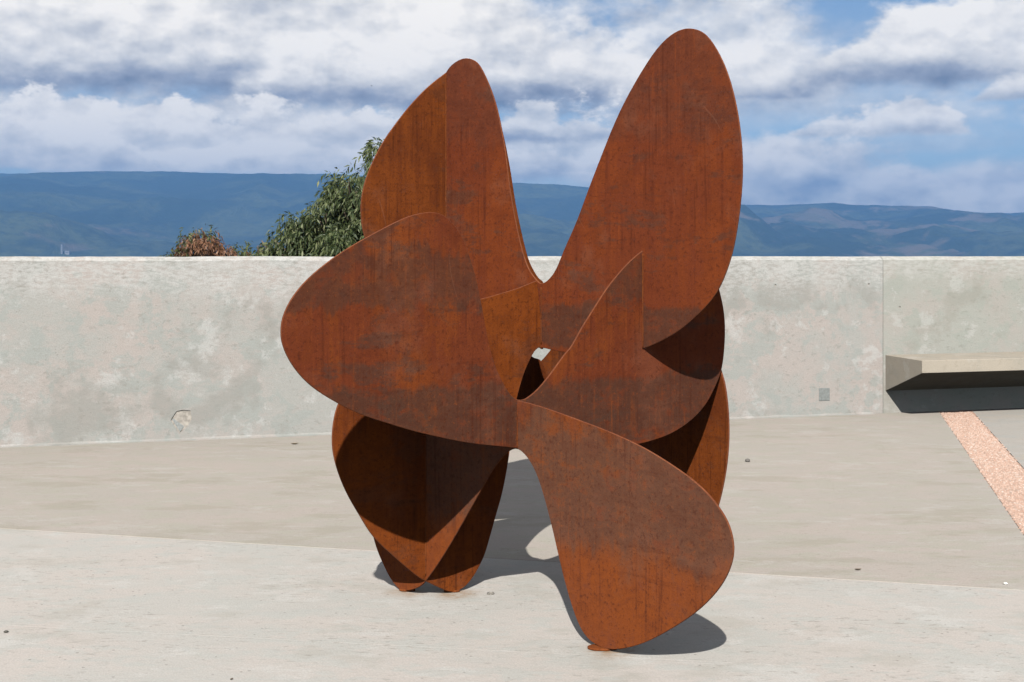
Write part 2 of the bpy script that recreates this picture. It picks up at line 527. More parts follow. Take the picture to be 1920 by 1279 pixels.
# bring the skyline to the photograph's profile
tanv = HT / rr[:, None]
far = rr > 9200
for j in range(NA):
    mx = tanv[far, j].max()
    target = prof[j] + .0006 * noise.fractal(Vector((azs[j] * 60, .3, 0)), .9, 2.0, 4)
    sc_ = np.where(HT[:, j] > 0, 1 + (target / mx - 1) * smooth(7000, 9200, rr), 1)
    HT[:, j] *= sc_
    HT[:, j] = np.where(rr > 3500, np.minimum(HT[:, j], target * rr), HT[:, j])
XX = rr[:, None] * np.sin(azs)[None, :]
YY = rr[:, None] * np.cos(azs)[None, :]
verts = np.stack([XX, YY, HT], -1).reshape(-1, 3)
ii = np.arange(NR * NA).reshape(NR, NA)
faces = np.stack([ii[:-1, :-1], ii[:-1, 1:], ii[1:, 1:], ii[1:, :-1]], -1).reshape(-1, 4)
me = bpy.data.meshes.new('terrain')
me.from_pydata(verts.tolist(), [], faces.tolist())
for p in me.polygons:
    p.use_smooth = True
mt, t, b = new_mat('mountain_forest')
g = t.new('ShaderNodeNewGeometry')
pos = g.outputs['Position']
fo = t.noise(pos, .0011, 8, .62, .6)
c = t.mix(t.ss(fo, .44, .58), (.020, .034, .018), (.066, .082, .036))  # all slope colours darkened to stand in for cloud shadow over the mountains
fi = t.noise(t.vmath('ADD', pos, (900, 100, 0)), .0035, 8, .68, .8)
c = t.mix(t.ss(fi, .48, .62, 0, .7), c, (.022, .036, .019))
fg = t.noise(pos, .02, 4, .7)
c = t.mix(t.ss(fg, .45, .62, 0, .5), c, (.012, .022, .012))
ba = t.noise(t.vmath('ADD', pos, (5200, 3100, 0)), .0016, 8, .66, .9)
# bare tan slopes grow more common towards the east
ex = t.ss(t.sep(pos)[0], -600, 1800, 0, .09)
c = t.mix(t.ss(t.math('ADD', ba, ex), .60, .70), c, (.118, .100, .072))
t.put(b.inputs['Base Color'], c)
b.inputs['Roughness'].default_value = .95
b.inputs['Specular IOR Level'].default_value = .1
t.put(b.inputs['Normal'], t.bump(fi, .6, 60))
terrain = link('terrain', me, mt)
tag(terrain, kind='structure')


def ground_z(x, y):
    r, az = math.hypot(x, y), math.atan2(x, y)
    i = int(np.clip(np.searchsorted(rr, r) - 1, 0, NR - 2))
    j = int(np.clip(np.searchsorted(azs, az) - 1, 0, NA - 2))
    fi_, fj = (r - rr[i]) / (rr[i + 1] - rr[i]), (az - azs[j]) / (azs[j + 1] - azs[j])
    fi_, fj = min(max(fi_, 0), 1), min(max(fj, 0), 1)
    return float((HT[i, j] * (1 - fj) + HT[i, j + 1] * fj) * (1 - fi_) + (HT[i + 1, j] * (1 - fj) + HT[i + 1, j + 1] * fj) * fi_)


# ---------------------------------------------------------------- terrace floor
WA = Vector((-4.0, 10.0))                       # wall foot line: start and direction
WD = Vector((.96211, .27266))
WN = Vector((-.27266, .96211))                  # into the wall, away from the camera


def wl(s, n=0.0):
    p = WA + WD * s + WN * n
    return (p.x, p.y)


def cross(p, d, q, e):
    den = d[0] * e[1] - d[1] * e[0]
    k = ((q[0] - p[0]) * e[1] - (q[1] - p[1]) * e[0]) / den
    return (p[0] + d[0] * k, p[1] + d[1] * k)


SEAM_P, SEAM_D = (0.0, 6.310), (1.0, -.2542)
GL_P, GR_P, G_D = (4.038, 12.04), (4.3545, 12.04), (.2495, 1.0)
NS_P, NS_D = (0.8235, 4.706), (1.0, -.1677)
floor = from_bm('terrace_floor', prism([wl(-9), wl(19), (19, -7), (-14, -7)], -.6, -.007, 'z'), M['joint'])
tag(floor, kind='structure')


def slab(pts, mat):
    o = from_bm('slab', prism(pts, -.006, .0, 'z'), mat, floor)
    return bevel(o, .0015) if mat is M['far'] else o


gl = lambda P: (P[0] - .004, P[1])
gr = lambda P: (P[0] + .004, P[1])
SEAM_N = (SEAM_P[0], SEAM_P[1] - .007)
slab([wl(-9), cross(wl(0), WD, gl(GL_P), G_D), cross(SEAM_P, SEAM_D, gl(GL_P), G_D), cross(SEAM_P, SEAM_D, wl(-9), (-.3, -1))], M['far'])
slab([cross(wl(0), WD, gr(GR_P), G_D), wl(19), (19, 3.0), cross((19, 3.0), (-1, -.05), gr(GR_P), G_D)], M['side'])
NS_N = (NS_P[0], NS_P[1] - .003)
slab([cross(SEAM_N, SEAM_D, (-11, 0), (0, 1)), cross(SEAM_N, SEAM_D, gl(GL_P), G_D), cross(NS_P, NS_D, gl(GL_P), G_D), cross(NS_P, NS_D, (-11, 0), (0, 1))], M['near'])
slab([cross(NS_N, NS_D, (-11, 0), (0, 1)), cross(NS_N, NS_D, gl(GL_P), G_D), cross((0, -6), (1, 0), gl(GL_P), G_D), (-11, -6)], M['near'])
slab([cross((19, 2.99), (-1, -.05), gr(GR_P), G_D), (19, 2.99), (19, -6), cross((0, -6), (1, 0), gr(GR_P), G_D)], M['side'])
# strip of pink aggregate let into the floor
mg, t, b = new_mat('pink_gravel')
g = t.new('ShaderNodeNewGeometry')
rnd = g.outputs['Random Per Island']
c = t.mix(t.ss(rnd, .1, .9), (.38, .240, .182), (.48, .350, .282))
c = t.mix(t.ss(rnd, .86, .99, 0, .9), c, (.52, .46, .41))
t.put(b.inputs['Base Color'], c)
b.inputs['Roughness'].default_value = .8
bed = plain('pink_mortar', (.42, .295, .23), .9, .2, 90)
strip_pts = [cross(wl(0), WD, GL_P, G_D), cross(wl(0), WD, GR_P, G_D), cross((0, 2), (1, 0), GR_P, G_D), cross((0, 2), (1, 0), GL_P, G_D)]
from_bm('gravel_bed', prism(strip_pts, -.0065, -.003, 'z'), bed, floor)
rng = random.Random(5)
pv, pf = [], []
ico = [(1, 0, 0), (-1, 0, 0), (0, 1, 0), (0, -1, 0), (0, 0, 1), (0, 0, -1)]
icf = [(0, 2, 4), (2, 1, 4), (1, 3, 4), (3, 0, 4)]
gd = Vector((.2495, 1.0)).normalized()
for k in range(13000):
    y = 12.7 - 8.2 * rng.random() ** 1.0
    u = rng.uniform(.0, .3165) + rng.gauss(0, .006)
    base = 4.038 + (y - 12.04) * .2495
    x = base + u
    if (Vector((x, y)) - WA).dot(WN) > -.01:
        continue
    s = rng.uniform(.0045, .0105)
    a = rng.uniform(0, math.tau)
    n0 = len(pv)
    for (vx, vy, vz) in ico[:5]:
        sx, sy = vx * s * rng.uniform(.8, 1.3), vy * s * rng.uniform(.7, 1.0)
        pv.append((x + sx * math.cos(a) - sy * math.sin(a), y + sx * math.sin(a) + sy * math.cos(a), -.0030 + vz * s * .55 + (.0028 if u < .003 or u > .3135 else 0)))
    pf += [tuple(n0 + q for q in f) for f in icf]
me = bpy.data.meshes.new('gravel')
me.from_pydata(pv, [], pf)
gv = link('gravel', me, mg, floor)
gv['kind'] = 'stuff'

# ---------------------------------------------------------------- parapet wall
WALL_RZ = math.atan2(WD.y, WD.x)
wall = empty('parapet_wall', (WA.x, WA.y, 0), WALL_RZ)
tag(wall, 'long low weathered grey concrete parapet wall behind the rusted sculpture', 'wall')
PROFILE = [(0, -.5), (0, 1.452), (.006, 1.460), (.052, 1.486), (.30, 1.486), (.30, -.5)]
HOLE = [(331, 771), (343, 768.5), (357, 770), (360, 786), (354, 796), (346, 805), (337, 813), (329, 802), (320, 788), (326, 778)]


def wall_sz(px, py):
    k = (px - 960) / 2400
    s = (k * WA.y - WA.x) / (WD.x - k * WD.y)
    y = WA.y + s * WD.y
    return s, 1.5 - (py - 478) * y / 2400


def carve(o, pts, depth):
    cb = from_bm('cutter', prism(pts, -.05, depth, 'y'))
    cb.parent = wall
    md = o.modifiers.new('cut', 'BOOLEAN')
    md.operation = 'DIFFERENCE'
    md.solver = 'EXACT'
    md.object = cb
    bpy.context.view_layer.update()
    dg = bpy.context.evaluated_depsgraph_get()
    nm = bpy.data.meshes.new_from_object(o.evaluated_get(dg))
    o.modifiers.clear()
    o.data = nm
    bpy.data.objects.remove(cb)


cuts = [-9, -4.1, 7.812, 13.7, 19]
panels = []
for a, bb in zip(cuts, cuts[1:]):
    bm = bmesh.new()
    n = int((bb - a) / .11)
    rows_ = []
    for k in range(n + 1):
        s = a + .0025 + (bb - a - .005) * k / n
        j1 = .0035 * noise.noise((s * 3.1, .5, 0)) + .003 * noise.noise((s * 11, 2.5, 0))
        j2 = .004 * noise.noise((s * 2.3, 7.5, 0)) + .004 * noise.noise((s * 13, 9.5, 0))
        rows_.append([bm.verts.new((s, y_ + (j2 if i_ in (2, 3) else 0), z_ + (j1 if i_ in (3, 4) else j1 + j2 if i_ in (1, 2) else 0))) for i_, (y_, z_) in enumerate(PROFILE)])
    for r0, r1 in zip(rows_, rows_[1:]):
        for k in range(6):
            bm.faces.new((r0[k], r1[k], r1[(k + 1) % 6], r0[(k + 1) % 6]))
    bm.faces.new(rows_[0])
    bm.faces.new(rows_[-1][::-1])
    o = from_bm('wall_panel', bm, M['wall'] if bb < 8 else M['wall_r'], wall)
    panels.append(o)
HP = [wall_sz(*p) for p in HOLE]
carve(panels[1], HP, .055)
for (tx, ty, pi) in ((1454, 535, 1), (1629, 533, 1), (1687, 576, 2)):
    s, z = wall_sz(tx, ty)
    carve(panels[pi], [(s + .010 * math.cos(k * math.tau / 10), z + .010 * math.sin(k * math.tau / 10)) for k in range(10)], .03)
from_bm('wall_core', prism([(.008, -.5), (.008, 1.45), (.06, 1.478), (.29, 1.478), (.29, -.5)], -8.9, 18.9, 'x'), M['joint'], wall)
# mortar fillet along the foot of the wall
fb = bmesh.new()
rng = random.Random(8)
prev = None
ring = []
for k in range(0, 170):
    s = -9 + k * .1
    if s > 7.75:
        break
    w = .045 + .018 * noise.noise((s * 1.7, 0, 0)) + rng.uniform(-.006, .006)
    hgt = .016 + .008 * noise.noise((s * 1.3, 4, 0)) + rng.uniform(-.003, .003)
    ring.append([fb.verts.new((s, -.0, -.02)), fb.verts.new((s, -.0, hgt)), fb.verts.new((s, -w * .45, hgt * .45)), fb.verts.new((s, -w, .002)), fb.verts.new((s, -w, -.02))])
for a, bb in zip(ring, ring[1:]):
    for k in range(4):
        fb.faces.new((a[k], bb[k], bb[k + 1], a[k + 1]))
fb.faces.new(ring[0])
fb.faces.new(ring[-1])
from_bm('wall_fillet', fb, M['wall'], wall)

# broken cover in the hole, flat box cover further right
cov = [wall_sz(*p) for p in ((322.5, 786.5), (345, 773), (356.5, 787), (337, 810))]
cc = (sum(p[0] for p in cov) / 4, sum(p[1] for p in cov) / 4)
mcv = plain('dull_galvanised_sheet', (.27, .285, .28), .5, .18, 60, .3)
cvo = from_bm('cover_plate', prism([(p[0] - cc[0], p[1] - cc[1]) for p in cov], -.0015, .0015, 'y'), mcv)
q = wl(cc[0], .012)
cvo.location = (q[0], q[1], cc[1])
cvo.rotation_euler = (R(-5), 0, WALL_RZ + R(4))
tag(cvo, 'small grey diamond shaped metal cover in the chipped hole low in the wall', 'cover plate')
s0, z0 = wall_sz(1545.5, 739.5)
mcb = plain('grey_box_cover', (.19, .205, .20), .7, .15, 40)
bo = empty('box_cover', (*wl(s0), z0), WALL_RZ)
o = from_bm('lid', prism([(-.056, -.06), (.056, -.06), (.056, .06), (-.056, .06)], -.004, .02, 'y'), mcb, bo)
bevel(o, .002)
for sx in (-1, 1):
    bmx = bmesh.new()
    bmesh.ops.create_cone(bmx, cap_ends=True, segments=8, radius1=.004, radius2=.003, depth=.002)
    bmesh.ops.rotate(bmx, verts=bmx.verts, matrix=__import__('mathutils').Matrix.Rotation(R(90), 3, 'X'))
    bmesh.ops.translate(bmx, verts=bmx.verts, vec=(sx * .044, -.005, 0))
    from_bm('screw', bmx, mcv, bo)
tag(bo, 'square grey blank cover set low in the wall left of the bench', 'box cover')

# ---------------------------------------------------------------- bench
bs_, bz_ = 7.838, .55
be = empty('concrete_bench', (*wl(bs_), 0), WALL_RZ)
tag(be, 'cantilevered concrete bench with sloping underside along the right part of the wall', 'bench')
o = from_bm('seat', prism([(0, .552), (-.60, .545), (-.60, .432), (-.004, .212), (0, .212)], 0, 9.5, 'x'), M['bench'], be)
bevel(o, .006, 2)

# ---------------------------------------------------------------- the sculpture
PLATES = {
    'J1': ((0.0216, 5.1940), (0.81129, 0.58465), [(0.0416,0.7033),(0.0876,0.6963),(0.1374,0.6895),(0.1907,0.6830),(0.2467,0.6773),(0.3043,0.6725),(0.3625,0.6690),(0.4209,0.6668),(0.4789,0.6659),(0.5360,0.6663),(0.5898,0.6678),(0.6366,0.6701),(0.6742,0.6729),(0.7051,0.6763),(0.7338,0.6802),(0.7631,0.6847),(0.7932,0.6901),(0.8237,0.6969),(0.8543,0.7054),(0.8846,0.7156),(0.9140,0.7272),(0.9422,0.7401),(0.9690,0.7544),(0.9945,0.7698),(1.0187,0.7866),(1.0415,0.8049),(1.0627,0.8255),(1.0823,0.8486),(1.1003,0.8733),(1.1168,0.8976),(1.1316,0.9206),(1.1446,0.9437),(1.1552,0.9694),(1.1631,0.9989),(1.1689,1.0313),(1.1731,1.0649),(1.1761,1.0983),(1.1779,1.1313),(1.1778,1.1637),(1.1756,1.1951),(1.1716,1.2253),(1.1659,1.2539),(1.1588,1.2807),(1.1504,1.3069),(1.1410,1.3345),(1.1308,1.3646),(1.1194,1.3967),(1.1062,1.4297),(1.0907,1.4629),(1.0726,1.4951),(1.0518,1.5248),(1.0280,1.5507),(1.0015,1.5721),(0.9726,1.5876),(0.9416,1.5967),(0.9091,1.5997),(0.8756,1.5975),(0.8416,1.5909),(0.8076,1.5804),(0.7741,1.5670),(0.7415,1.5512),(0.7103,1.5341),(0.6810,1.5172),(0.6540,1.5011),(0.6287,1.4854),(0.6046,1.4691),(0.5810,1.4513),(0.5579,1.4324),(0.5349,1.4124),(0.5120,1.3917),(0.4891,1.3697),(0.4663,1.3461),(0.4437,1.3205),(0.4211,1.2935),(0.3985,1.2663),(0.3760,1.2394),(0.3538,1.2128),(0.3323,1.1856),(0.3119,1.1581),(0.2935,1.1327),(0.2789,1.1134),(0.2687,1.1023),(0.2610,1.0962),(0.2523,1.0895),(0.2408,1.0790),(0.2271,1.0652),(0.2127,1.0503),(0.1986,1.0351),(0.1845,1.0200),(0.1697,1.0047),(0.1539,0.9894),(0.1381,0.9747),(0.1235,0.9616),(0.1107,0.9507),(0.0989,0.9413),(0.0864,0.9326),(0.0723,0.9239),(0.0578,0.9160),(0.0450,0.9100),(0.0351,0.9065),(0.0272,0.9050),(0.0194,0.9047),(0.0109,0.9052),(0.0016,0.9067),(-0.0082,0.9100),(-0.0185,0.9154),(-0.0291,0.9231),(-0.0401,0.9336),(-0.0514,0.9468),(-0.0632,0.9630),(-0.0757,0.9824),(-0.0890,1.0050),(-0.1026,1.0308),(-0.1155,1.0598),(-0.1272,1.0918),(-0.1375,1.1252),(-0.1465,1.1575),(-0.1540,1.1874),(-0.1605,1.2156),(-0.1667,1.2442),(-0.1733,1.2740),(-0.1800,1.3043),(-0.1866,1.3334),(-0.1932,1.3604),(-0.1998,1.3855),(-0.2069,1.4091),(-0.2147,1.4317),(-0.2232,1.4539),(-0.2321,1.4770),(-0.2414,1.5014),(-0.2512,1.5259),(-0.2616,1.5483),(-0.2725,1.5675),(-0.2839,1.5838),(-0.2960,1.5984),(-0.3086,1.6119),(-0.3216,1.6240),(-0.3345,1.6343),(-0.3472,1.6426),(-0.3600,1.6490),(-0.3736,1.6537),(-0.3884,1.6569),(-0.4042,1.6585),(-0.4211,1.6587),(-0.4390,1.6574),(-0.4579,1.6549),(-0.4775,1.6510),(-0.4981,1.6460),(-0.5201,1.6394),(-0.5448,1.6304),(-0.5726,1.6188),(-0.6026,1.6053),(-0.6333,1.5910),(-0.6635,1.5766),(-0.6932,1.5622),(-0.7226,1.5475),(-0.7519,1.5324),(-0.7810,1.5166),(-0.8101,1.4997),(-0.8392,1.4817),(-0.8676,1.4628),(-0.8945,1.4438),(-0.9190,1.4252),(-0.9414,1.4066),(-0.9618,1.3876),(-0.9803,1.3681),(-0.9968,1.3482),(-1.0112,1.3281),(-1.0233,1.3081),(-1.0330,1.2884),(-1.0401,1.2694),(-1.0446,1.2514),(-1.0468,1.2343),(-1.0475,1.2181),(-1.0468,1.2027),(-1.0446,1.1873),(-1.0401,1.1706),(-1.0330,1.1519),(-1.0233,1.1317),(-1.0111,1.1107),(-0.9966,1.0897),(-0.9801,1.0690),(-0.9624,1.0495),(-0.9438,1.0317),(-0.9240,1.0150),(-0.9022,0.9989),(-0.8782,0.9830),(-0.8532,0.9676),(-0.8292,0.9537),(-0.8076,0.9416),(-0.7873,0.9308),(-0.7669,0.9205),(-0.7453,0.9101),(-0.7213,0.8993),(-0.6933,0.8880),(-0.6608,0.8761),(-0.6254,0.8638),(-0.5909,0.8520),(-0.5591,0.8410),(-0.5274,0.8302),(-0.4908,0.8185),(-0.4466,0.8053),(-0.3970,0.7912),(-0.3464,0.7776),(-0.2975,0.7653),(-0.2516,0.7546),(-0.2096,0.7457),(-0.1722,0.7387),(-0.1383,0.7330),(-0.1056,0.7278),(-0.0726,0.7222),(-0.0380,0.7163),(-0.0003,0.7100)]),
    'K1': ((0.0216, 5.1940), (0.69925, -0.71487), [(-0.0565,0.9047),(-0.1146,0.9019),(-0.1762,0.8953),(-0.2430,0.8846),(-0.3149,0.8697),(-0.3915,0.8502),(-0.4721,0.8260),(-0.5538,0.7972),(-0.6317,0.7639),(-0.7023,0.7264),(-0.7646,0.6842),(-0.8186,0.6367),(-0.8637,0.5838),(-0.8999,0.5275),(-0.9273,0.4714),(-0.9460,0.4176),(-0.9566,0.3673),(-0.9601,0.3212),(-0.9573,0.2799),(-0.9497,0.2436),(-0.9393,0.2119),(-0.9277,0.1846),(-0.9154,0.1614),(-0.9029,0.1413),(-0.8906,0.1238),(-0.8782,0.1078),(-0.8649,0.0917),(-0.8505,0.0747),(-0.8352,0.0576),(-0.8196,0.0422),(-0.8040,0.0295),(-0.7890,0.0194),(-0.7756,0.0113),(-0.7642,0.0050),(-0.7539,0.0005),(-0.7427,-0.0021),(-0.7297,-0.0027),(-0.7149,-0.0015),(-0.6985,0.0014),(-0.6808,0.0059),(-0.6626,0.0117),(-0.6451,0.0182),(-0.6292,0.0251),(-0.6147,0.0324),(-0.6018,0.0399),(-0.5901,0.0479),(-0.5775,0.0586),(-0.5601,0.0756),(-0.5360,0.1009),(-0.5071,0.1326),(-0.4769,0.1673),(-0.4472,0.2029),(-0.4182,0.2391),(-0.3894,0.2762),(-0.3606,0.3140),(-0.3326,0.3513),(-0.3066,0.3863),(-0.2832,0.4179),(-0.2621,0.4464),(-0.2428,0.4725),(-0.2250,0.4968),(-0.2078,0.5201),(-0.1900,0.5441),(-0.1710,0.5693),(-0.1515,0.5945),(-0.1327,0.6169),(-0.1153,0.6354),(-0.0994,0.6504),(-0.0849,0.6633),(-0.0715,0.6748),(-0.0588,0.6848),(-0.0459,0.6933),(-0.0323,0.6999),(-0.0185,0.7045),(-0.0055,0.7068),(0.0065,0.7066),(0.0178,0.7040),(0.0296,0.6992),(0.0422,0.6921),(0.0555,0.6829),(0.0690,0.6714),(0.0824,0.6579),(0.0954,0.6424),(0.1079,0.6251),(0.1195,0.6062),(0.1305,0.5856),(0.1412,0.5631),(0.1519,0.5387),(0.1626,0.5127),(0.1733,0.4854),(0.1840,0.4571),(0.1947,0.4278),(0.2053,0.3976),(0.2158,0.3666),(0.2264,0.3347),(0.2375,0.3015),(0.2494,0.2673),(0.2619,0.2329),(0.2747,0.1998),(0.2875,0.1691),(0.3001,0.1414),(0.3119,0.1170),(0.3227,0.0964),(0.3332,0.0789),(0.3443,0.0631),(0.3566,0.0483),(0.3706,0.0350),(0.3865,0.0237),(0.4047,0.0148),(0.4246,0.0085),(0.4458,0.0045),(0.4679,0.0029),(0.4914,0.0039),(0.5172,0.0079),(0.5458,0.0151),(0.5761,0.0251),(0.6066,0.0367),(0.6365,0.0497),(0.6666,0.0645),(0.6986,0.0821),(0.7332,0.1029),(0.7692,0.1260),(0.8047,0.1498),(0.8385,0.1736),(0.8701,0.1970),(0.8992,0.2200),(0.9255,0.2426),(0.9493,0.2650),(0.9712,0.2874),(0.9913,0.3100),(1.0096,0.3327),(1.0253,0.3549),(1.0381,0.3764),(1.0484,0.3969),(1.0563,0.4164),(1.0622,0.4345),(1.0661,0.4516),(1.0681,0.4679),(1.0683,0.4838),(1.0666,0.4997),(1.0632,0.5161),(1.0579,0.5335),(1.0507,0.5514),(1.0414,0.5687),(1.0297,0.5851),(1.0163,0.6005),(1.0017,0.6153),(0.9865,0.6297),(0.9697,0.6440),(0.9501,0.6586),(0.9267,0.6737),(0.8990,0.6895),(0.8660,0.7060),(0.8276,0.7231),(0.7858,0.7403),(0.7444,0.7562),(0.7057,0.7702),(0.6679,0.7827),(0.6272,0.7946),(0.5815,0.8065),(0.5322,0.8183),(0.4823,0.8292),(0.4335,0.8389),(0.3851,0.8479),(0.3354,0.8568),(0.2833,0.8662),(0.2290,0.8757),(0.1731,0.8848),(0.1160,0.8931),(0.0583,0.8997),(0.0006,0.9038)]),
    'J2': ((-0.3769, 5.6015), (0.81129, 0.58465), [(0.6057,1.3758),(0.5517,1.3579),(0.5029,1.3428),(0.4609,1.3320),(0.4244,1.3238),(0.3909,1.3165),(0.3589,1.3092),(0.3254,1.3019),(0.2861,1.2947),(0.2387,1.2874),(0.1852,1.2792),(0.1294,1.2691),(0.0736,1.2564),(0.0181,1.2405),(-0.0373,1.2205),(-0.0923,1.1961),(-0.1455,1.1682),(-0.1948,1.1383),(-0.2389,1.1072),(-0.2780,1.0757),(-0.3123,1.0443),(-0.3421,1.0135),(-0.3675,0.9833),(-0.3888,0.9537),(-0.4061,0.9247),(-0.4197,0.8977),(-0.4299,0.8753),(-0.4371,0.8584),(-0.4421,0.8451),(-0.4462,0.8317),(-0.4501,0.8160),(-0.4538,0.7979),(-0.4569,0.7778),(-0.4591,0.7559),(-0.4603,0.7328),(-0.4600,0.7094),(-0.4580,0.6861),(-0.4542,0.6627),(-0.4486,0.6384),(-0.4412,0.6129),(-0.4322,0.5865),(-0.4218,0.5597),(-0.4101,0.5329),(-0.3970,0.5056),(-0.3819,0.4774),(-0.3647,0.4481),(-0.3464,0.4185),(-0.3284,0.3899),(-0.3119,0.3633),(-0.2962,0.3388),(-0.2806,0.3163),(-0.2643,0.2958),(-0.2473,0.2768),(-0.2296,0.2586),(-0.2110,0.2406),(-0.1919,0.2228),(-0.1727,0.2053),(-0.1537,0.1880),(-0.1345,0.1706),(-0.1141,0.1525),(-0.0922,0.1336),(-0.0702,0.1150),(-0.0503,0.0990),(-0.0336,0.0865),(-0.0184,0.0764),(-0.0014,0.0662),(0.0192,0.0544),(0.0416,0.0419),(0.0625,0.0304),(0.0802,0.0210),(0.0949,0.0135),(0.1080,0.0077),(0.1200,0.0032),(0.1319,0.0003),(0.1446,-0.0009),(0.1587,-0.0003),(0.1736,0.0021),(0.1877,0.0060),(0.2003,0.0114),(0.2120,0.0184),(0.2240,0.0277),(0.2369,0.0395),(0.2507,0.0538),(0.2649,0.0706),(0.2790,0.0897),(0.2924,0.1100),(0.3037,0.1292),(0.3122,0.1463),(0.3190,0.1622),(0.3254,0.1791),(0.3324,0.1982),(0.3402,0.2197),(0.3488,0.2436),(0.3580,0.2697),(0.3678,0.2973),(0.3779,0.3248),(0.3879,0.3516),(0.3978,0.3788),(0.4075,0.4090),(0.4170,0.4433),(0.4259,0.4795),(0.4337,0.5140),(0.4401,0.5445),(0.4451,0.5709),(0.4488,0.5938),(0.4515,0.6137),(0.4537,0.6330),(0.4564,0.6555),(0.4603,0.6834),(0.4653,0.7150),(0.4707,0.7468),(0.4763,0.7768),(0.4822,0.8045),(0.4886,0.8301),(0.4955,0.8536),(0.5027,0.8749),(0.5096,0.8942),(0.5159,0.9116),(0.5222,0.9278),(0.5292,0.9441),(0.5374,0.9609),(0.5464,0.9779),(0.5558,0.9944),(0.5651,1.0098),(0.5741,1.0238),(0.5826,1.0356),(0.5906,1.0451),(0.5981,1.0522),(0.6053,1.0573),(0.6124,1.0607),(0.6195,1.0618),(0.6266,1.0592),(0.6336,1.0539),(0.6400,1.0536),(0.6458,1.0628)]),
